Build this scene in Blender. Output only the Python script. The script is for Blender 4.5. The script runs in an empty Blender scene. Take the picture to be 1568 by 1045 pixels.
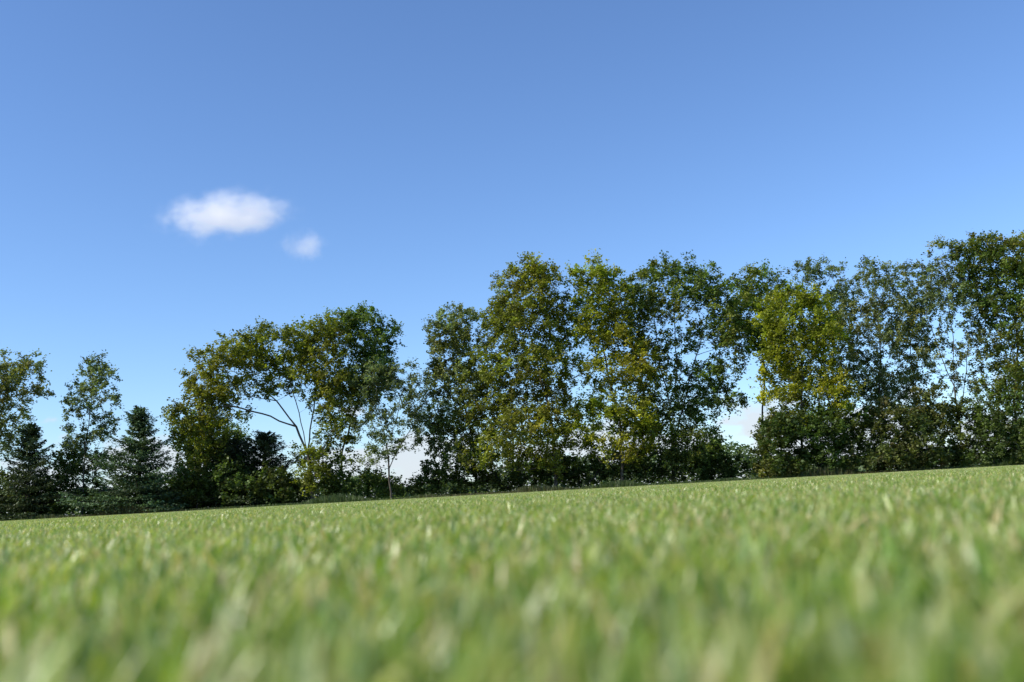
import bpy, math, numpy as np
from mathutils import Matrix, Vector
rng = np.random.default_rng(7)
scene = bpy.context.scene
scene.view_settings.view_transform = 'Standard'
scene.view_settings.look = 'None'
scene.view_settings.exposure = 0

# ------------------------------------------------------------ materials
def new_mat(name):
    m = bpy.data.materials.new(name); m.use_nodes = True
    nt = m.node_tree; nt.nodes.clear()
    return m, nt, nt.nodes, nt.links

def leaf_mat(name, trans=0.42, gloss=0.03, rough=0.5, tboost=(1.3, 1.35, 0.45)):
    m, nt, N, L = new_mat(name)
    out = N.new('ShaderNodeOutputMaterial')
    at = N.new('ShaderNodeAttribute'); at.attribute_name = 'tint'
    d = N.new('ShaderNodeBsdfDiffuse'); L.new(at.outputs['Color'], d.inputs['Color'])
    t = N.new('ShaderNodeBsdfTranslucent')
    mul = N.new('ShaderNodeMix'); mul.data_type = 'RGBA'; mul.blend_type = 'MULTIPLY'
    mul.inputs['Factor'].default_value = 1.0
    L.new(at.outputs['Color'], mul.inputs[6]); mul.inputs[7].default_value = (*tboost, 1)
    L.new(mul.outputs[2], t.inputs['Color'])
    mx = N.new('ShaderNodeMixShader'); mx.inputs[0].default_value = trans
    L.new(d.outputs[0], mx.inputs[1]); L.new(t.outputs[0], mx.inputs[2])
    g = N.new('ShaderNodeBsdfGlossy'); g.inputs['Roughness'].default_value = rough
    g.inputs['Color'].default_value = (0.9, 0.95, 0.9, 1)
    mx2 = N.new('ShaderNodeMixShader'); mx2.inputs[0].default_value = gloss
    L.new(mx.outputs[0], mx2.inputs[1]); L.new(g.outputs[0], mx2.inputs[2])
    L.new(mx2.outputs[0], out.inputs['Surface'])
    return m

def bark_mat(name, c1, c2):
    m, nt, N, L = new_mat(name)
    out = N.new('ShaderNodeOutputMaterial'); b = N.new('ShaderNodeBsdfPrincipled')
    b.inputs['Roughness'].default_value = 0.9
    tc = N.new('ShaderNodeTexCoord'); mp = N.new('ShaderNodeMapping')
    mp.inputs['Scale'].default_value = (6, 6, 1.2)
    no = N.new('ShaderNodeTexNoise'); no.inputs['Scale'].default_value = 1.6; no.inputs['Detail'].default_value = 6
    cr = N.new('ShaderNodeValToRGB')
    cr.color_ramp.elements[0].position = 0.35; cr.color_ramp.elements[0].color = (*c1, 1)
    cr.color_ramp.elements[1].position = 0.68; cr.color_ramp.elements[1].color = (*c2, 1)
    L.new(tc.outputs['Object'], mp.inputs[0]); L.new(mp.outputs[0], no.inputs['Vector'])
    L.new(no.outputs['Fac'], cr.inputs[0]); L.new(cr.outputs[0], b.inputs['Base Color'])
    L.new(b.outputs[0], out.inputs['Surface'])
    return m

M_LEAF = leaf_mat('tree_foliage')
M_NEEDLE = leaf_mat('spruce_needles', trans=0.15, gloss=0.03)
M_GRASS = leaf_mat('grass_blades', trans=0.45, gloss=0.07, rough=0.4, tboost=(1.28, 1.3, 0.5))
M_BARK = bark_mat('bark_grey', (0.05, 0.04, 0.03), (0.15, 0.125, 0.095))
M_BARKD = bark_mat('bark_dark', (0.035, 0.028, 0.022), (0.10, 0.08, 0.062))

# ------------------------------------------------------------ mesh building
def build(name, parts, mats, link=True):
    """parts: list of (verts Nx3, quads Mx4, colors Nx3, mat_index)"""
    vs, fs, cs, ms, off = [], [], [], [], 0
    for v, f, c, mi in parts:
        if len(v) == 0: continue
        vs.append(v); fs.append(f + off); cs.append(c)
        ms.append(np.full(len(f), mi, dtype=np.int32)); off += len(v)
    v = np.concatenate(vs).astype(np.float32); f = np.concatenate(fs).astype(np.int32)
    c = np.concatenate(cs).astype(np.float32); ms = np.concatenate(ms)
    me = bpy.data.meshes.new(name)
    me.vertices.add(len(v)); me.vertices.foreach_set('co', v.ravel())
    me.loops.add(f.size); me.loops.foreach_set('vertex_index', f.ravel())
    me.polygons.add(len(f)); me.polygons.foreach_set('loop_start', np.arange(0, f.size, 4, dtype=np.int32))
    me.polygons.foreach_set('loop_total', np.full(len(f), 4, dtype=np.int32))
    for m in mats: me.materials.append(m)
    me.polygons.foreach_set('material_index', ms)
    a = me.attributes.new('tint', 'FLOAT_COLOR', 'POINT')
    ca = np.ones((len(v), 4), dtype=np.float32); ca[:, :3] = c
    a.data.foreach_set('color', ca.ravel())
    me.update(calc_edges=True)
    ob = bpy.data.objects.new(name, me)
    if link: scene.collection.objects.link(ob)
    return ob

def unit(a): return a / (np.linalg.norm(a, axis=-1, keepdims=True) + 1e-9)

def leaves(c, L, W, cols, up=0.5, axis=None):
    n = len(c)
    nn = rng.normal(size=(n, 3)); nn = unit(nn); nn[:, 2] = nn[:, 2] * 1.0 + up * np.sign(nn[:, 2] + 1e-6); nn = unit(nn)
    if axis is None: a = rng.normal(size=(n, 3))
    else: a = axis
    u = unit(a - (a * nn).sum(1, keepdims=True) * nn)
    w = np.cross(nn, u)
    Ls = L * rng.uniform(0.65, 1.3, (n, 1)); Ws = W * rng.uniform(0.65, 1.3, (n, 1))
    v = np.stack([c - u * Ls * .5, c + w * Ws * .5, c + u * Ls * .5, c - w * Ws * .5], 1).reshape(-1, 3)
    f = np.arange(4 * n).reshape(n, 4)
    return v, f, np.repeat(cols, 4, 0)

def tubes(p0, p1, r0, r1, k=5):
    n = len(p0); d = unit(p1 - p0)
    ref = np.where(np.abs(d[:, 2:3]) > 0.9, np.array([[1., 0, 0]]), np.array([[0, 0, 1.]]))
    a = unit(np.cross(d, ref)); b = np.cross(d, a)
    ang = np.arange(k) * 2 * math.pi / k
    ring = np.cos(ang)[None, :, None] * a[:, None] + np.sin(ang)[None, :, None] * b[:, None]
    v0 = p0[:, None] + ring * r0[:, None, None]; v1 = p1[:, None] + ring * r1[:, None, None]
    v = np.concatenate([v0, v1], 1).reshape(-1, 3)
    i = np.arange(k); j = (i + 1) % k
    q = np.stack([i, j, j + k, i + k], 1)
    f = (q[None] + (np.arange(n) * 2 * k)[:, None, None]).reshape(-1, 4)
    return v, f, np.full((len(v), 3), 0.1)

# --------- elevation drawing of the tree belt: drawing units -> metres (19.3 units = 1 m at 80 m)
CR, SR = math.cos(math.radians(3.1)), math.sin(math.radians(3.1))
def S(x, y, Y=80.0):
    dx, dy = x - 796, y - 752
    k = Y / 80.0 / 19.25
    return (dx * CR - dy * SR) * k, -(dx * SR + dy * CR) * k * 1.01

def sm(p, s, ph):
    return (np.sin(p[:, 0] * s + ph) + np.sin(p[:, 1] * s * 1.3 + ph * 2.1) + np.sin(p[:, 2] * s * 1.1 + ph * .7)) / 3

def clump_foliage(cl, ctr, size, tw, lpt, L, W, col, ycol, yel, upb=0.5, var=0.5):
    """sprays of leaves on twigs round every clump centre"""
    n = len(cl)
    k = tw
    cidx = np.repeat(np.arange(n), k)
    d = rng.normal(size=(n * k, 3)); d = unit(d)
    outw = unit(cl - ctr)[cidx]
    d = unit(d + outw * 0.55 + np.array([0, 0, upb]))
    ln = size * rng.uniform(0.5, 1.5, (n * k, 1)) * rng.uniform(0.6, 1.5, n)[cidx][:, None]
    p0 = cl[cidx]; p1 = p0 + d * ln
    ti = np.repeat(np.arange(n * k), lpt)
    t = rng.uniform(0.1, 1.05, (len(ti), 1))
    c = p0[ti] + (p1 - p0)[ti] * t + rng.normal(size=(len(ti), 3)) * size * 0.18
    c[:, 2] = np.maximum(c[:, 2], 0.05)
    cb = np.exp(rng.normal(0, var * 0.5, n) + 0.22 * sm(cl, 0.9, rng.uniform(0, 6)))[cidx][ti][:, None]
    lb = rng.uniform(0.72, 1.28, (len(ti), 1))
    ph = rng.uniform(0, 6)
    yy = yel + 0.45 * sm(cl, 0.55, ph) * (yel > 0.02) + rng.normal(0, 0.16, n) * (yel > 0.02)
    yc = np.clip(yy, 0, 1)[cidx][ti][:, None] * rng.uniform(0.5, 1.2, (len(ti), 1)); yc = np.clip(yc, 0, 1)
    cols = (np.array(col)[None] * (1 - yc) + np.array(ycol)[None] * yc) * cb * lb * 1.14
    v, f, cc = leaves(c, L, W, cols)
    return (v, f, cc), (p0, p1)

KM = 4.0      # clump density multiplier
LM = 1.48     # lobe enlargement
NL = 0
def tree(name, base, lobes, Y=82, k=4.2, size=0.56, tw=6, lpt=9, L=0.215, W=0.16,
         col=(0.062, 0.09, 0.022), ycol=(0.28, 0.23, 0.03), yel=0.12, limbs=None, trunk_top=0.72,
         tip=0.0068, bark=None, depth=1.2, upb=0.45, twigs=True, lm=None):
    global NL
    lm = lm or LM
    bx, _ = S(base[0], base[1], Y)
    base3 = np.array([bx, 0, 0.0])
    cl, ctrs, cz = [], [], []
    ytop = min(lo[1] - lo[3] for lo in lobes)
    for lo in lobes:
        cx, cy, rx, rz = lo[:4]
        cy = cy + rz * (lm - 1) * 0.6 * max(0, 1 - (cy - rz - ytop) / 90)
        X, Z = S(cx, cy, Y); sc = Y / 80 / 19.25 * lm
        a, c = rx * sc, rz * sc; b = max(a, c) * depth
        yo = rng.uniform(-0.9, 0.9) * a * 0.6
        n = max(5, int(k * KM * a * c * (lo[4] if len(lo) > 4 else 1)))
        d = unit(rng.normal(size=(n, 3))); r = rng.uniform(0, 1, (n, 1)) ** 0.45
        p = np.array([X, yo, Z]) + d * r * np.array([a, b, c]) * .88
        cl.append(p); ctrs.append(np.repeat([[X, yo * .5, Z]], n, 0))
        cz.append(Z + c)
    cl = np.concatenate(cl); ctrs = np.concatenate(ctrs)
    ok = cl[:, 2] > 0.3; cl = cl[ok]; ctrs = ctrs[ok]
    H = max(cz)
    pos = np.zeros((120000, 3)); par = np.full(120000, -1); n = 0
    pos[0] = base3 - [0, 0, 0.3]; n = 1
    def walk(start, pts):
        nonlocal n
        cur = start
        for q in pts:
            q = np.array(q, float); s = pos[cur].copy(); m = max(1, int(np.linalg.norm(q - s) / 0.7))
            for i in range(1, m + 1):
                pos[n] = s + (q - s) * i / m + rng.normal(size=3) * 0.045 * (1 if i < m else 0)
                par[n] = cur; cur = n; n += 1
        return cur
    if limbs is None:
        top = cl[cl[:, 2] > H * 0.6].mean(0) if (cl[:, 2] > H * 0.6).any() else cl.mean(0)
        zt = H * trunk_top
        t1 = base3 + [0, 0, zt * .35] + rng.normal(size=3) * [.2, .2, 0]
        t2 = np.array([base3[0] * .4 + top[0] * .6, top[1] * .5, zt * .7]) + rng.normal(size=3) * [.25, .25, 0]
        t3 = np.array([top[0], top[1], zt])
        walk(0, [t1, t2, t3])
    else:
        for lb in limbs:
            pts = []
            for (px, py, yo) in lb[1:]:
                X, Z = S(px, py, Y); pts.append((X, yo, Z))
            st = 0
            if lb[0] is not None:
                X, Z = S(lb[0][0], lb[0][1], Y)
                st = int(np.argmin(np.linalg.norm(pos[:n] - np.array([X, lb[0][2], Z]), axis=1)))
            walk(st, pts)
    d0 = np.min(np.linalg.norm(cl[:, None] - pos[None, :n], axis=2), axis=1)
    for i in np.argsort(d0):
        p = cl[i]; q = pos[:n]
        df = q - p
        h2 = df[:, 0] ** 2 + df[:, 1] ** 2
        dd = np.sqrt(h2 + df[:, 2] ** 2); hz = np.sqrt(h2)
        cost = dd + 1.6 * np.maximum(0, df[:, 2] + 0.45 * hz) + (q[:, 2] < 1.2) * 1.5
        j = int(np.argmin(cost)); s = pos[j].copy(); D = dd[j]
        m = max(1, int(D / 0.6)); cur = j
        for a in range(1, m + 1):
            t = a / m; q2 = s + (p - s) * t
            q2[2] -= 0.10 * D * math.sin(math.pi * t) * 0.8
            if a < m: q2 = q2 + rng.normal(size=3) * 0.07 * min(D, 2)
            pos[n] = q2; par[n] = cur; cur = n; n += 1
    pos = pos[:n]; par = par[:n]
    acc = np.zeros(n); has = np.zeros(n, bool); has[par[1:]] = True
    acc[~has] = tip ** 2
    for i in range(n - 1, 0, -1):
        acc[par[i]] += acc[i]
    r = np.minimum(np.sqrt(acc), 0.40)
    ch = np.arange(1, n); pa = par[1:]
    rp = np.minimum(r[pa], r[ch] * 1.25 + 0.004)
    flare = 1 + 0.35 * np.exp(-np.maximum(pos[:, 2], 0) / 0.5)
    big = r[ch] > 0.05
    parts = []
    bv = tubes(pos[pa][big], pos[ch][big], (rp * flare[pa])[big], (r[ch] * flare[ch])[big], 8)
    parts.append((*bv, 1))
    bv = tubes(pos[pa][~big], pos[ch][~big], rp[~big], r[ch][~big], 3); parts.append((*bv, 1))
    lf, (a0, a1) = clump_foliage(cl, ctrs, size, tw, lpt, L, W, col, ycol, yel, upb)
    NL += len(lf[1])
    parts.append((*lf, 0))
    if twigs:
        s3 = slice(None, None, 2)
        bv = tubes(a0[s3], a1[s3], np.full(len(a0[s3]), 0.010), np.full(len(a0[s3]), 0.004), 3); parts.append((*bv, 1))
    ob = build(name, parts, [M_LEAF, bark or M_BARK])
    ob.location = (0, Y, 0)
    return ob

def spruce(name, tipxy, basexy, halfw, Y=80, col=(0.028, 0.05, 0.026)):
    X, H = S(*tipxy, Y); bx, _ = S(*basexy, Y)
    R = halfw * Y / 80 / 19.25
    tr0 = np.array([[bx, 0, -.2]]); tr1 = np.array([[X, 0, H]])
    m = 14; ts = np.linspace(0, 1, m + 1)[:, None]
    line = tr0 + (tr1 - tr0) * ts
    rr = np.linspace(R * 0.07, 0.012, m + 1)
    parts = [(*tubes(line[:-1], line[1:], rr[:-1], rr[1:], 8), 1)]
    P0, P1, C, AX, CB = [], [], [], [], []
    z = 0.35
    lop = rng.uniform(0, 6.28)
    while z < H - 0.1:
        t = z / H
        nb = rng.integers(5, 8) if t < .9 else 4
        ph = rng.uniform(0, 6.28)
        tier = 0.65 + 0.6 * rng.uniform()
        for b in range(nb):
            a = ph + b * 6.283 / nb + rng.normal(0, .3)
            ln = R * (1 - t) ** 0.75 * tier * rng.uniform(.5, 1.3) * (1 + .2 * math.cos(a - lop)) + 0.08
            o = np.array([(tr0 + (tr1 - tr0) * t)[0][0], 0, z + rng.normal(0, .08)])
            hd = np.array([math.cos(a), math.sin(a), 0]); s = 4
            prev = o; cb = math.exp(rng.normal(0, .3))
            for i in range(1, s + 1):
                u = i / s
                q = o + hd * ln * u + np.array([0, 0, ln * (0.20 * u - 0.42 * u * u + 0.30 * u ** 4) + (0.6 * ln * u * t)])
                P0.append(prev); P1.append(q)
                nn = int(16 + 26 * ln * (1.1 - 0.4 * u))
                tt = rng.uniform(0, 1, (nn, 1)); c = prev + (q - prev) * tt
                side = np.array([-hd[1], hd[0], 0]); wd = ln * 0.24 * (1.15 - u * .75) + 0.06
                so = rng.normal(size=(nn, 1)) * wd
                c = c + side * so - np.array([0, 0, 1]) * np.abs(rng.normal(size=(nn, 1))) * 0.14 + hd * np.abs(so) * .5
                C.append(c); AX.append(hd + side * np.sign(so) * .8 + rng.normal(size=(nn, 3)) * .45)
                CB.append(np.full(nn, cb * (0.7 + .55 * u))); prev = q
        z += rng.uniform(0.32, 0.60) * (1 if t < .8 else .6)
    C = np.concatenate(C); AX = np.concatenate(AX); CB = np.concatenate(CB)
    C[:, 2] = np.maximum(C[:, 2], .05)
    cols = np.array(col)[None] * CB[:, None] * rng.uniform(.7, 1.35, (len(C), 1))
    parts.append((*leaves(C, 0.26, 0.10, cols, 0.6, AX), 0))
    P0 = np.array(P0); P1 = np.array(P1)
    parts.append((*tubes(P0, P1, np.full(len(P0), .02), np.full(len(P0), .012), 4), 1))
    ob = build(name, parts, [M_NEEDLE, M_BARKD]); ob.location = (0, Y, 0)
    return ob

GREY = (0.150, 0.190, 0.082); MID = (0.108, 0.165, 0.032); OLV = (0.165, 0.192, 0.026); DRK = (0.058, 0.100, 0.024)
YG = (0.215, 0.255, 0.024)
BROWN = (0.17, 0.12, 0.045)

# ------------------------------------------------------------ trees, left to right
tree('deciduous_tree', (2, 792), [(8, 552, 34, 22), (-8, 575, 40, 30), (34, 600, 28, 12, .8), (-25, 640, 44, 44), (-60, 590, 50, 60), (5, 660, 26, 26, .5)],
     Y=80, col=GREY, yel=0.15, k=2.4, lm=1.3)
tree('poplar_tree', (126, 788), [(128, 557, 26, 20), (140, 578, 30, 24), (112, 590, 20, 22), (155, 614, 34, 14, .8), (118, 628, 28, 24), (148, 650, 28, 20), (118, 672, 30, 24), (142, 700, 32, 25), (114, 716, 34, 24)],
     Y=81, col=GREY, yel=0.06, k=3.2, size=.44, L=.19, W=.14, trunk_top=.88, lm=1.12)
spruce('spruce_tree', (206, 617), (213, 786), 66, Y=78.5, col=(0.074, 0.115, 0.048))
spruce('spruce_tree', (38, 646), (40, 792), 58, Y=79, col=(0.066, 0.088, 0.036))
spruce('spruce_tree', (402, 660), (402, 775), 66, Y=82.5, col=(0.044, 0.060, 0.026))
spruce('spruce_tree', (352, 668), (350, 778), 60, Y=83, col=(0.040, 0.056, 0.024))
tree('elm_tree', (478, 770),
     [(286, 630, 32, 32), (304, 590, 32, 28), (330, 553, 36, 26), (366, 532, 40, 24), (408, 516, 40, 22), (452, 514, 36, 24), (490, 506, 34, 24),
      (298, 660, 34, 28), (342, 598, 36, 26, .9), (385, 560, 40, 24, 1), (440, 548, 42, 24, .9), (400, 590, 30, 16, .6), (450, 588, 28, 20, .55), (495, 550, 34, 34), (484, 605, 24, 26, .6), (345, 632, 30, 16, .7),
      (510, 600, 30, 36, .9), (510, 650, 28, 34, .9), (462, 700, 20, 28, .7), (485, 720, 22, 30, .9)],
     Y=80, col=OLV, yel=0.16, k=3.4, lm=1.28,
     limbs=[[None, (476, 740, 0), (468, 690, 0)],
            [(468, 690, 0), (448, 650, .3), (415, 610, .5), (375, 575, .5), (335, 560, .4)],
            [(468, 690, 0), (455, 630, -.4), (440, 580, -.6), (425, 535, -.6)],
            [(468, 690, 0), (472, 640, .3), (478, 580, .4), (488, 520, .3)],
            [(476, 740, 0), (492, 690, -.3), (512, 640, -.3), (525, 590, 0)],
            [(448, 650, .3), (400, 632, -.8), (350, 620, -1), (305, 630, -1.)],
            [(415, 610, .5), (360, 600, 1.3), (320, 590, 1.4)]])
tree('deciduous_tree', (525, 768),
     [(542, 472, 20, 14), (520, 495, 26, 22), (560, 490, 22, 20), (548, 530, 36, 30), (578, 540, 20, 32), (596, 508, 8, 22), (565, 585, 30, 30), (530, 590, 30, 36), (580, 570, 18, 24)],
     Y=83, col=MID, yel=0.04, k=3.4, lm=1.35)
tree('deciduous_tree', (322, 778), [(292, 690, 36, 38), (325, 668, 36, 32), (345, 700, 36, 40), (280, 650, 18, 32), (310, 735, 54, 34), (360, 735, 40, 30)], Y=84, col=MID, yel=0.05, k=3.2, trunk_top=.5, lm=1.3)
shrub_front = [(300, 735, 34, 30), (340, 725, 26, 26), (270, 755, 24, 20), (375, 748, 30, 22), (415, 735, 26, 26), (440, 750, 20, 18)]
tree('ash_tree', (599, 762),
     [(575, 562, 32, 20, .9), (610, 572, 34, 24), (632, 600, 26, 28), (560, 600, 26, 28), (600, 625, 40, 26, .9), (638, 640, 24, 24), (562, 650, 28, 24), (600, 670, 38, 22, .8), (572, 690, 28, 20)],
     Y=79, col=GREY, yel=0.02, k=2.5, size=.46, L=.18, W=.13, lm=1.25,
     limbs=[[None, (594, 715, 0), (590, 680, 0)], [(590, 680, 0), (580, 640, 0), (572, 585, 0)], [(590, 680, 0), (604, 640, .2), (615, 580, .2)], [(594, 715, 0), (612, 680, -.3), (636, 640, -.3)]])
tree('deciduous_tree', (728, 754),
     [(692, 480, 28, 18), (674, 508, 18, 26), (715, 503, 28, 28), (695, 540, 36, 28), (672, 575, 24, 26), (712, 585, 36, 30), (686, 625, 38, 30), (666, 665, 24, 24), (705, 680, 40, 28)],
     Y=83, col=GREY, yel=0.06, k=2.8, size=.5)
tree('maple_tree', (850, 747),
     [(808, 404, 30, 18), (780, 422, 20, 20), (834, 420, 24, 26), (804, 450, 42, 30), (768, 480, 24, 24), (847, 470, 22, 28), (795, 500, 46, 30), (752, 505, 18, 10, .8), (842, 525, 34, 28),
      (762, 545, 38, 26), (815, 560, 46, 30), (736, 585, 34, 20), (785, 605, 50, 30), (848, 595, 34, 30), (736, 640, 46, 24), (795, 655, 50, 28), (852, 650, 34, 30), (755, 690, 52, 24), (830, 700, 44, 24)],
     Y=81, col=OLV, yel=0.22, k=3.3, lm=1.36)
tree('maple_tree', (952, 741),
     [(912, 406, 32, 16), (886, 418, 14, 20, .8), (942, 420, 22, 20), (905, 450, 36, 28), (948, 462, 28, 28), (902, 500, 42, 26), (948, 515, 40, 30), (890, 560, 30, 18, .6), (940, 572, 50, 24),
      (900, 620, 34, 20), (952, 628, 48, 26), (890, 665, 34, 18), (942, 685, 48, 22), (990, 655, 32, 24), (980, 560, 24, 28, .8)],
     Y=80, col=YG, yel=0.22, k=3.3, ycol=(0.40, 0.33, 0.03), lm=1.36)
tree('deciduous_tree', (1032, 738),
     [(1028, 402, 34, 16), (1065, 410, 32, 18), (998, 428, 30, 24), (1050, 445, 40, 24), (1094, 441, 30, 26), (980, 465, 26, 26), (1020, 480, 34, 18, .8), (1112, 485, 28, 34), (1083, 510, 26, 20, .6), (978, 510, 22, 26, .8), (1050, 515, 24, 20, .6),
      (1116, 540, 22, 32, .9), (998, 540, 28, 30, .8), (1094, 580, 34, 28), (1045, 565, 28, 34, .5), (1112, 612, 26, 20, .9), (1000, 595, 34, 32, .9), (1058, 625, 40, 28), (1000, 650, 38, 30), (1058, 680, 44, 26)],
     Y=82, col=(0.118, 0.172, 0.036), yel=0.06, k=3.2, lm=1.34,
     limbs=[[None, (1030, 680, 0), (1028, 620, 0)], [(1028, 620, 0), (1015, 560, .3), (1010, 500, .4), (1005, 440, .3)], [(1028, 620, 0), (1040, 560, -.2), (1038, 490, 0), (1035, 420, 0)],
            [(1030, 680, 0), (1055, 600, .3), (1072, 540, .4), (1095, 470, .3)], [(1072, 540, .4), (1100, 530, 1), (1118, 500, 1)]])
tree('deciduous_tree', (1175, 732),
     [(1172, 420, 32, 14), (1150, 440, 24, 18), (1190, 446, 30, 22), (1160, 475, 36, 24, .9), (1150, 512, 24, 20, .8), (1190, 500, 34, 30), (1200, 550, 26, 30, .8)], Y=86, col=MID, yel=0.1, k=3.2)
tree('poplar_tree', (1262, 728),
     [(1240, 406, 22, 14), (1272, 408, 24, 14), (1262, 440, 40, 24), (1300, 445, 22, 26), (1290, 490, 36, 34), (1305, 545, 34, 34)], Y=86, col=GREY, yel=0.03, k=2.7, size=.46, L=.19, W=.14, lm=1.3)
tree('maple_tree', (1232, 730),
     [(1225, 450, 30, 18), (1202, 467, 28, 22), (1250, 470, 34, 22), (1186, 500, 24, 26), (1230, 505, 46, 28), (1270, 510, 32, 30), (1198, 545, 34, 18, .9), (1250, 555, 46, 28), (1178, 575, 20, 10, .8), (1182, 605, 26, 14, .8), (1228, 600, 38, 26), (1275, 600, 34, 28), (1240, 640, 50, 28)],
     Y=80, col=YG, yel=0.20, ycol=(0.44, 0.38, 0.03), k=3.2, lm=1.36)
tree('willow_tree', (1352, 722),
     [(1354, 393, 12, 18), (1334, 422, 20, 18), (1374, 420, 22, 20), (1350, 455, 38, 28), (1322, 490, 32, 26, .9), (1378, 495, 34, 30, .9), (1340, 535, 44, 28), (1312, 580, 40, 28, .9), (1365, 585, 36, 30, .9), (1335, 625, 50, 28), (1390, 640, 38, 24)],
     Y=83, col=GREY, yel=0.12, k=2.6, size=.48, L=.19, W=.14, lm=1.33)
tree('deciduous_tree', (1412, 720), [(1402, 422, 26, 20, .8), (1412, 465, 34, 30, .8), (1408, 520, 36, 30, .8), (1410, 575, 38, 30, .8), (1380, 600, 30, 30, .8)], Y=86, col=GREY, yel=0.05, k=2.7, size=.48, L=.19, W=.14, lm=1.4)
tree('ash_tree', (1474, 716),
     [(1464, 376, 20, 18), (1440, 402, 20, 18), (1484, 407, 24, 20), (1460, 435, 40, 26), (1430, 465, 32, 26, .8), (1492, 460, 34, 30, .9), (1455, 500, 42, 28, .7), (1425, 540, 32, 30, .6), (1500, 520, 30, 30, .6), (1470, 560, 38, 24, .5), (1505, 590, 34, 30, .6)],
     Y=81, col=GREY, yel=0.10, k=2.5, size=.48, L=.19, W=.14, lm=1.32,
     limbs=[[None, (1472, 640, 0), (1468, 590, 0)], [(1468, 590, 0), (1452, 540, .3), (1435, 480, .4), (1438, 420, .2)], [(1468, 590, 0), (1470, 520, -.2), (1466, 440, 0), (1462, 390, 0)], [(1472, 640, 0), (1490, 570, .3), (1500, 500, .4), (1492, 440, .3)]])
tree('deciduous_tree', (1566, 712),
     [(1530, 364, 38, 14), (1565, 362, 38, 14), (1507, 386, 26, 22), (1545, 400, 46, 26), (1590, 400, 50, 36), (1522, 435, 34, 26), (1570, 450, 46, 30), (1535, 485, 32, 30, .8), (1585, 500, 50, 36), (1555, 540, 38, 28, .8), (1540, 590, 34, 28), (1580, 600, 46, 40), (1620, 450, 50, 60, .4), (1625, 570, 60, 60, .4), (1560, 650, 50, 30), (1620, 660, 50, 40, .4)],
     Y=80, col=(0.088, 0.142, 0.028), yel=0.03, k=3.1, lm=1.32)

# ------------------------------------------------------------ shrubs
def shrub(name, lobes, Y, col, k=3.8, yel=0.04, ycol=(0.2, 0.15, 0.03), base=None, size=.46, lm=1.24, **kw):
    b = base or (lobes[0][0], lobes[0][1] + 40)
    return tree(name, b, lobes, Y=Y, k=k, size=size, tw=6, lpt=8, L=.23, W=.165, col=col, yel=yel, ycol=ycol, trunk_top=.35, tip=.005, bark=M_BARKD, upb=.2, lm=lm, twigs=False, **kw)
shrub('rounded_shrub', [(1187, 658, 30, 28), (1172, 690, 18, 40), (1210, 648, 34, 26), (1197, 705, 36, 34)], 78.5, DRK, k=4.6)
shrub('rounded_shrub', [(1250, 660, 40, 36), (1285, 645, 36, 30), (1260, 705, 50, 30)], 79.5, (0.084, 0.130, 0.028), k=4.4)
shrub('rounded_shrub', [(1330, 655, 40, 34), (1370, 640, 36, 36), (1340, 700, 60, 30), (1390, 690, 40, 34)], 79.5, (0.096, 0.130, 0.034), yel=.06, ycol=BROWN)
shrub('rounded_shrub', [(1430, 635, 38, 30), (1470, 635, 34, 32), (1440, 685, 56, 34), (1420, 600, 30, 16, .6)], 79.5, (0.115, 0.142, 0.036), yel=.06, ycol=BROWN)
shrub('rounded_shrub', [(1520, 640, 36, 36), (1505, 685, 44, 30), (1560, 680, 46, 34), (1610, 680, 40, 40)], 78.5, (0.085, 0.125, 0.03), yel=.05, ycol=BROWN)
shrub('broadleaf_shrub', shrub_front, 80.5, (0.078, 0.118, 0.028), k=3.6)
und = [(-30, 750, 40, 40), (10, 752, 36, 34), (60, 752, 36, 36), (95, 735, 30, 40), (95, 690, 20, 22), (135, 758, 30, 26), (168, 768, 26, 18), (245, 766, 30, 14), (275, 745, 26, 28), (300, 752, 40, 26),
       (350, 750, 40, 26), (400, 745, 46, 30), (440, 745, 24, 26), (500, 738, 34, 26), (540, 735, 36, 22), (570, 738, 28, 22), (520, 695, 30, 28, .6), (605, 745, 20, 14)]
shrub('hedgerow_undergrowth', und, 81.5, (0.094, 0.132, 0.03), yel=.08, ycol=BROWN)
und2 = [(628, 748, 16, 8), (650, 732, 18, 16), (680, 722, 34, 28), (720, 718, 34, 28), (745, 735, 24, 12), (775, 735, 24, 10), (805, 725, 30, 18), (850, 712, 36, 28), (900, 715, 40, 22), (950, 712, 36, 24), (1000, 705, 40, 28), (1045, 708, 44, 26), (1088, 700, 32, 28), (1105, 708, 22, 22), (1095, 678, 18, 18, .8), (1125, 712, 16, 16)]
shrub('hedgerow_undergrowth', und2, 82.5, (0.074, 0.11, 0.027), yel=.06, ycol=BROWN, base=(900, 745))

# dry weeds at the field edge
n = 36000
x = rng.uniform(-60, 60, n); y = rng.uniform(76.6, 79.5, n)
hh = (0.22 + 0.25 * np.clip(np.sin(x * .35) + np.sin(x * .83 + 1), 0, 2)) * rng.uniform(.4, 1.2, n)
b0 = np.stack([x, y, np.zeros(n)], 1); b1 = b0 + np.stack([rng.normal(0, .12, n), rng.normal(0, .12, n), hh], 1)
sd = np.stack([np.full(n, .02), rng.normal(0, .01, n), np.zeros(n)], 1)
v = np.stack([b0 - sd, b0 + sd, b1 + sd * .5, b1 - sd * .5], 1).reshape(-1, 3)
mixv = np.clip(.05 + .5 * np.sin(x * .22 + 2) + rng.normal(0, .3, n), 0, 1)[:, None]
cc = (np.array([[.08, .125, .028]]) * (1 - mixv) + np.array([[.15, .11, .045]]) * mixv) * rng.uniform(.6, 1.3, (n, 1))
build('tall_dry_weeds', [(v, np.arange(4 * n).reshape(n, 4), np.repeat(cc, 4, 0), 0)], [M_LEAF])

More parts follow.
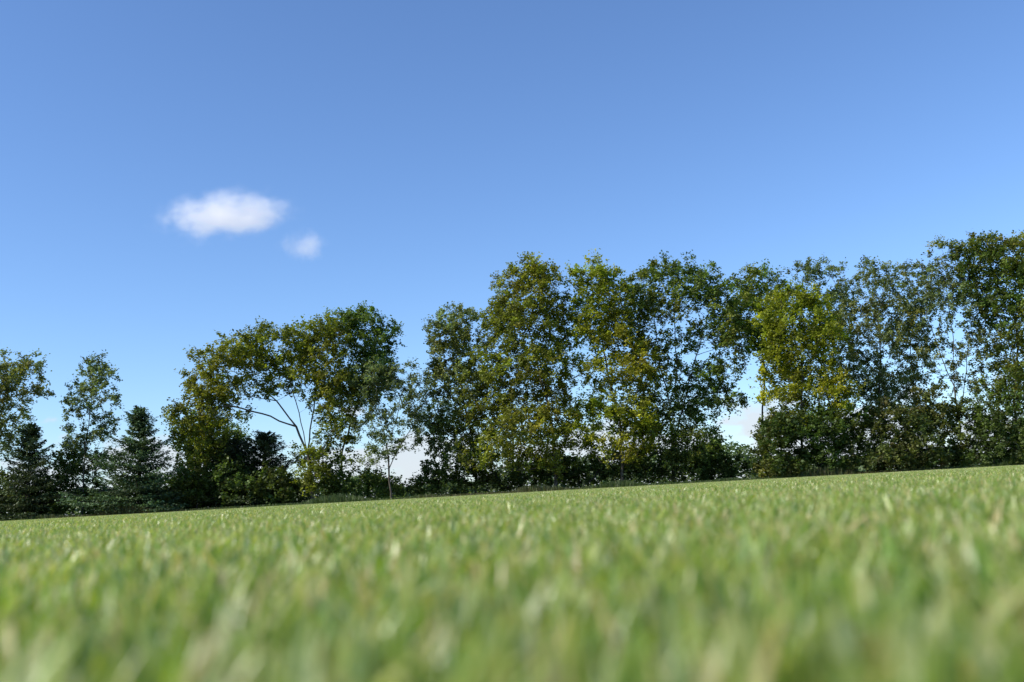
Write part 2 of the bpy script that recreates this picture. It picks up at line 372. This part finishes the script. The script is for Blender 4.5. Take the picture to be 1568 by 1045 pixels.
# distant wood beyond the belt
n = 80000
x = rng.uniform(-260, 260, n); top = 4.6 + 1.4 * np.sin(x * .06) + 1.1 * np.sin(x * .17 + 1) + .9 * np.sin(x * .43 + 2)
z = top * rng.uniform(0, 1, n) ** .9; y = 200 + rng.normal(0, 6, n)
c = np.stack([x, y, z], 1)
cc = np.array([[.11, .15, .06]]) * np.exp(.3 * np.sin(x * .5) + .2 * np.sin(x * 1.3))[:, None] * rng.uniform(.6, 1.4, (n, 1))
build('distant_treeline', [(*leaves(c, .8, .7, cc), 0)], [M_LEAF])

# ------------------------------------------------------------ grass
def blades(n, size, hmean, w, seg=3, ls=1.0):
    x = rng.uniform(-size / 2, size / 2, n); y = rng.uniform(-size / 2, size / 2, n)
    h = hmean * np.clip(rng.normal(1, .18, n), .4, 1.6)
    a = rng.uniform(0, 6.283, n); ld = np.stack([np.cos(a), np.sin(a), np.zeros(n)], 1)
    bend = h * np.abs(rng.normal(.3, .3, n))
    fa = a + math.pi / 2 + rng.normal(0, .5, n); sd = np.stack([np.cos(fa), np.sin(fa), np.zeros(n)], 1)
    ws = w * rng.uniform(.55, 1.4, n)
    rows = []; base = np.stack([x, y, np.zeros(n)], 1)
    prof = [.8, 1.0, .85, .15] if seg == 3 else [1, .2]
    for i in range(seg + 1):
        t = i / seg
        c = base + ld * (bend * t ** 2)[:, None] + np.array([[0, 0, 1.]]) * (h * (t - .12 * t ** 3))[:, None]
        rows.append(c - sd * (ws * prof[i] / 2)[:, None]); rows.append(c + sd * (ws * prof[i] / 2)[:, None])
    m = 2 * (seg + 1)
    v = np.stack(rows, 1).reshape(-1, 3)
    q = np.array([[2 * i, 2 * i + 1, 2 * i + 3, 2 * i + 2] for i in range(seg)])
    f = (q[None] + (np.arange(n) * m)[:, None, None]).reshape(-1, 4)
    g1 = np.array([.25, .38, .05]); g2 = np.array([.40, .47, .075]); g3 = np.array([.62, .65, .34]); tan = np.array([.70, .54, .27])
    dk = np.array([.15, .27, .03])
    # plants of one kind stand together: tufts a few centimetres across
    ph = rng.uniform(0, 6.28, 4); kx = 2 * math.pi / size
    k1, k2 = round(7 * size * ls), round(11 * size * ls)
    tuft = np.sin(kx * k1 * x + ph[0]) * np.sin(kx * k1 * y + ph[1]) + .7 * np.sin(kx * k2 * (x + y) + ph[2]) + .8 * np.sin(kx * 2 * x + ph[3]) * np.sin(kx * 3 * y + ph[0])
    r = np.clip(rng.uniform(0, 1, n) + .17 * tuft, 0, .999)[:, None]
    c = np.where(r < .18, dk, np.where(r < .50, g1, np.where(r < .76, g2, np.where(r < .92, g3, tan)))) * rng.uniform(.75, 1.15, (n, 1))
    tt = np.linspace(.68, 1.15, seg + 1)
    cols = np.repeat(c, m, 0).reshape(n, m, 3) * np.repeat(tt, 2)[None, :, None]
    tipm = rng.uniform(0, 1, n) < .28
    cols[tipm, -2:] = cols[tipm, -2:] * .4 + tan * .6
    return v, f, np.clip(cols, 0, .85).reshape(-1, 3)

field = bpy.data.objects.new('grass_field', None); scene.collection.objects.link(field)
def patches(tag, nvar, n, size, hmean, w, seg, cells, ls=1.0):
    ms = []
    for i in range(nvar):
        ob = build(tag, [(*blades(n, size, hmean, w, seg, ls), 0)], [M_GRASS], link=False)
        ms.append(ob.data); bpy.data.objects.remove(ob)
    for (cx, cy) in cells:
        o = bpy.data.objects.new(tag, ms[rng.integers(nvar)])
        o.location = (cx, cy, rng.uniform(-.006, .005)); o.rotation_euler = (0, 0, math.pi / 2 * rng.integers(4))
        o.parent = field; scene.collection.objects.link(o)
near = [(i + .0, j + .5) for j in range(-1, 9) for i in range(-9, 10) if abs(i) <= 2.5 + .75 * max(j, 0)]
patches('grass_near', 6, 3800, 1.0, .088, .0082, 3, near)
mid = [(i * 4.0, 11 + 4 * j) for j in range(0, 5) for i in range(-7, 8) if abs(i * 4) <= 6 + .75 * (11 + 4 * j)]
patches('grass_mid', 4, 20000, 4.0, .088, .012, 3, mid, .5)
far = [(i * 8.0, 33 + 8 * j) for j in range(0, 6) for i in range(-9, 10) if abs(i * 8) <= 10 + .75 * (33 + 8 * j)]
patches('grass_far', 3, 22000, 8.0, .09, .022, 1, far, .2)

# ------------------------------------------------------------ ground
m, nt, N, L = new_mat('field_soil_and_turf')
out = N.new('ShaderNodeOutputMaterial'); b = N.new('ShaderNodeBsdfPrincipled'); b.inputs['Roughness'].default_value = .95
tc = N.new('ShaderNodeTexCoord'); n1 = N.new('ShaderNodeTexNoise'); n1.inputs['Scale'].default_value = 14; n1.inputs['Detail'].default_value = 8
cr = N.new('ShaderNodeValToRGB'); e = cr.color_ramp.elements
e[0].position = .35; e[0].color = (.06, .09, .025, 1); e[1].position = .7; e[1].color = (.14, .20, .05, 1)
n2 = N.new('ShaderNodeTexNoise'); n2.inputs['Scale'].default_value = .08; n2.inputs['Detail'].default_value = 3
mx = N.new('ShaderNodeMix'); mx.data_type = 'RGBA'; mx.blend_type = 'MULTIPLY'; mx.inputs['Factor'].default_value = .3
L.new(tc.outputs['Object'], n1.inputs['Vector']); L.new(tc.outputs['Object'], n2.inputs['Vector'])
L.new(n1.outputs['Fac'], cr.inputs[0]); L.new(cr.outputs[0], mx.inputs[6]); L.new(n2.outputs['Fac'], mx.inputs[7])
L.new(mx.outputs[2], b.inputs['Base Color']); L.new(b.outputs[0], out.inputs['Surface'])
gv = np.array([[-3000, -3000, 0], [3000, -3000, 0], [3000, 3000, 0], [-3000, 3000, 0]], float)
build('ground', [(gv, np.array([[0, 1, 2, 3]]), np.full((4, 3), .1), 0)], [m])

# ------------------------------------------------------------ clouds (real volumes)
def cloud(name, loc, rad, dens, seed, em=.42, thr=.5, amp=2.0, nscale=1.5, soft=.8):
    bpy.ops.mesh.primitive_ico_sphere_add(subdivisions=3, radius=1, location=loc)
    o = bpy.context.object; o.name = name; o.scale = rad
    m, nt, N, L = new_mat(name + '_vapour')
    out = N.new('ShaderNodeOutputMaterial'); pv = N.new('ShaderNodeVolumePrincipled')
    pv.inputs['Color'].default_value = (1, 1, 1, 1); pv.inputs['Anisotropy'].default_value = .1
    tc = N.new('ShaderNodeTexCoord'); ln = N.new('ShaderNodeVectorMath'); ln.operation = 'LENGTH'
    L.new(tc.outputs['Object'], ln.inputs[0])
    ad = N.new('ShaderNodeVectorMath'); ad.operation = 'ADD'; ad.inputs[1].default_value = (seed, seed * 2.3, seed * .7)
    L.new(tc.outputs['Object'], ad.inputs[0])
    mp = N.new('ShaderNodeVectorMath'); mp.operation = 'MULTIPLY'; mp.inputs[1].default_value = (1.05, .8, .6); L.new(ad.outputs[0], mp.inputs[0])
    no = N.new('ShaderNodeTexNoise'); no.inputs['Scale'].default_value = nscale; no.inputs['Detail'].default_value = 6; no.inputs['Roughness'].default_value = .65
    L.new(mp.outputs[0], no.inputs['Vector'])
    a = N.new('ShaderNodeMath'); a.operation = 'SUBTRACT'; L.new(no.outputs['Fac'], a.inputs[0]); a.inputs[1].default_value = .5
    b = N.new('ShaderNodeMath'); b.operation = 'MULTIPLY_ADD'; L.new(a.outputs[0], b.inputs[0]); b.inputs[1].default_value = amp; b.inputs[2].default_value = thr
    c = N.new('ShaderNodeMath'); c.operation = 'SUBTRACT'; L.new(b.outputs[0], c.inputs[0]); L.new(ln.outputs['Value'], c.inputs[1])
    mr = N.new('ShaderNodeMapRange'); mr.interpolation_type = 'SMOOTHSTEP'; mr.inputs[1].default_value = -.15; mr.inputs[2].default_value = soft; mr.inputs[3].default_value = 0; mr.inputs[4].default_value = dens
    L.new(c.outputs[0], mr.inputs[0])
    ed = N.new('ShaderNodeMapRange'); ed.interpolation_type = 'SMOOTHSTEP'; ed.inputs[1].default_value = .98; ed.inputs[2].default_value = .5
    L.new(ln.outputs['Value'], ed.inputs[0])
    dm = N.new('ShaderNodeMath'); dm.operation = 'MULTIPLY'; L.new(mr.outputs[0], dm.inputs[0]); L.new(ed.outputs[0], dm.inputs[1])
    L.new(dm.outputs[0], pv.inputs['Density'])
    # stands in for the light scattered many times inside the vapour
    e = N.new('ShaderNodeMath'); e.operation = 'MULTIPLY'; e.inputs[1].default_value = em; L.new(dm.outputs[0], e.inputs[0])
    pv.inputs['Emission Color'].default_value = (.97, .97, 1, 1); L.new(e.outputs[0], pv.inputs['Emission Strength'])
    L.new(pv.outputs[0], out.inputs['Volume']); o.data.materials.append(m)
    return o
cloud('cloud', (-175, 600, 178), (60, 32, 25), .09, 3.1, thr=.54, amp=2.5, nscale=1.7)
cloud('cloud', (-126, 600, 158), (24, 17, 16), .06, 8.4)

# ------------------------------------------------------------ light
SUN_AZ, SUN_EL = -112.0, 37.0
w = bpy.data.worlds.new('World'); scene.world = w; w.use_nodes = True
nt = w.node_tree; N, L = nt.nodes, nt.links; N.clear()
out = N.new('ShaderNodeOutputWorld'); bg = N.new('ShaderNodeBackground'); bg.inputs['Strength'].default_value = .145
sky = N.new('ShaderNodeTexSky'); sky.sky_type = 'NISHITA'; sky.sun_disc = False
sky.sun_elevation = math.radians(SUN_EL); sky.sun_rotation = math.radians(SUN_AZ)
sky.air_density = 1.0; sky.dust_density = .25; sky.ozone_density = 2.2; sky.altitude = 200
tint = N.new('ShaderNodeMix'); tint.data_type = 'RGBA'; tint.blend_type = 'MULTIPLY'; tint.inputs['Factor'].default_value = 1
L.new(sky.outputs[0], tint.inputs[6]); tint.inputs[7].default_value = (.86, 1.05, 1.33, 1)
tc = N.new('ShaderNodeTexCoord'); sp = N.new('ShaderNodeSeparateXYZ'); L.new(tc.outputs['Generated'], sp.inputs[0])
mp = N.new('ShaderNodeMapping'); mp.inputs['Scale'].default_value = (1, 1, 2.0); L.new(tc.outputs['Generated'], mp.inputs[0])
no = N.new('ShaderNodeTexNoise'); no.inputs['Scale'].default_value = 16; no.inputs['Detail'].default_value = 7; L.new(mp.outputs[0], no.inputs['Vector'])
el = N.new('ShaderNodeMapRange'); el.inputs[1].default_value = .04; el.inputs[2].default_value = .12; el.inputs[3].default_value = .12; el.inputs[4].default_value = -.35
L.new(sp.outputs['Z'], el.inputs[0])
ad = N.new('ShaderNodeMath'); ad.operation = 'ADD'; L.new(no.outputs['Fac'], ad.inputs[0]); L.new(el.outputs[0], ad.inputs[1])
mr = N.new('ShaderNodeMapRange'); mr.interpolation_type = 'SMOOTHSTEP'; mr.inputs[1].default_value = .49; mr.inputs[2].default_value = .62; mr.inputs[4].default_value = .85
L.new(ad.outputs[0], mr.inputs[0])
mx = N.new('ShaderNodeMix'); mx.data_type = 'RGBA'; L.new(mr.outputs[0], mx.inputs['Factor'])
L.new(tint.outputs[2], mx.inputs[6]); mx.inputs[7].default_value = (5.2, 5.6, 6.1, 1)
L.new(mx.outputs[2], bg.inputs['Color']); L.new(bg.outputs[0], out.inputs['Surface'])

sl = bpy.data.lights.new('sun', 'SUN'); sl.energy = 5.0; sl.angle = math.radians(.53); sl.color = (1, .93, .79)
so = bpy.data.objects.new('sun', sl); scene.collection.objects.link(so)
az, elv = math.radians(SUN_AZ), math.radians(SUN_EL)
dv = Vector((math.sin(az) * math.cos(elv), math.cos(az) * math.cos(elv), math.sin(elv)))
so.rotation_euler = dv.to_track_quat('Z', 'Y').to_euler()

# ------------------------------------------------------------ camera
cd = bpy.data.cameras.new('camera'); cam = bpy.data.objects.new('camera', cd); scene.collection.objects.link(cam)
cd.sensor_width = 36; cd.lens = 35; cd.clip_start = .02; cd.clip_end = 9000
cd.dof.use_dof = True; cd.dof.focus_distance = 80; cd.dof.aperture_fstop = 2.0
R = Matrix.Rotation(math.radians(90 + 8.6), 4, 'X') @ Matrix.Rotation(math.radians(-3.15), 4, 'Z')
cam.matrix_world = Matrix.Translation((0, 0, .178)) @ R
scene.camera = cam
print('leaves', NL)
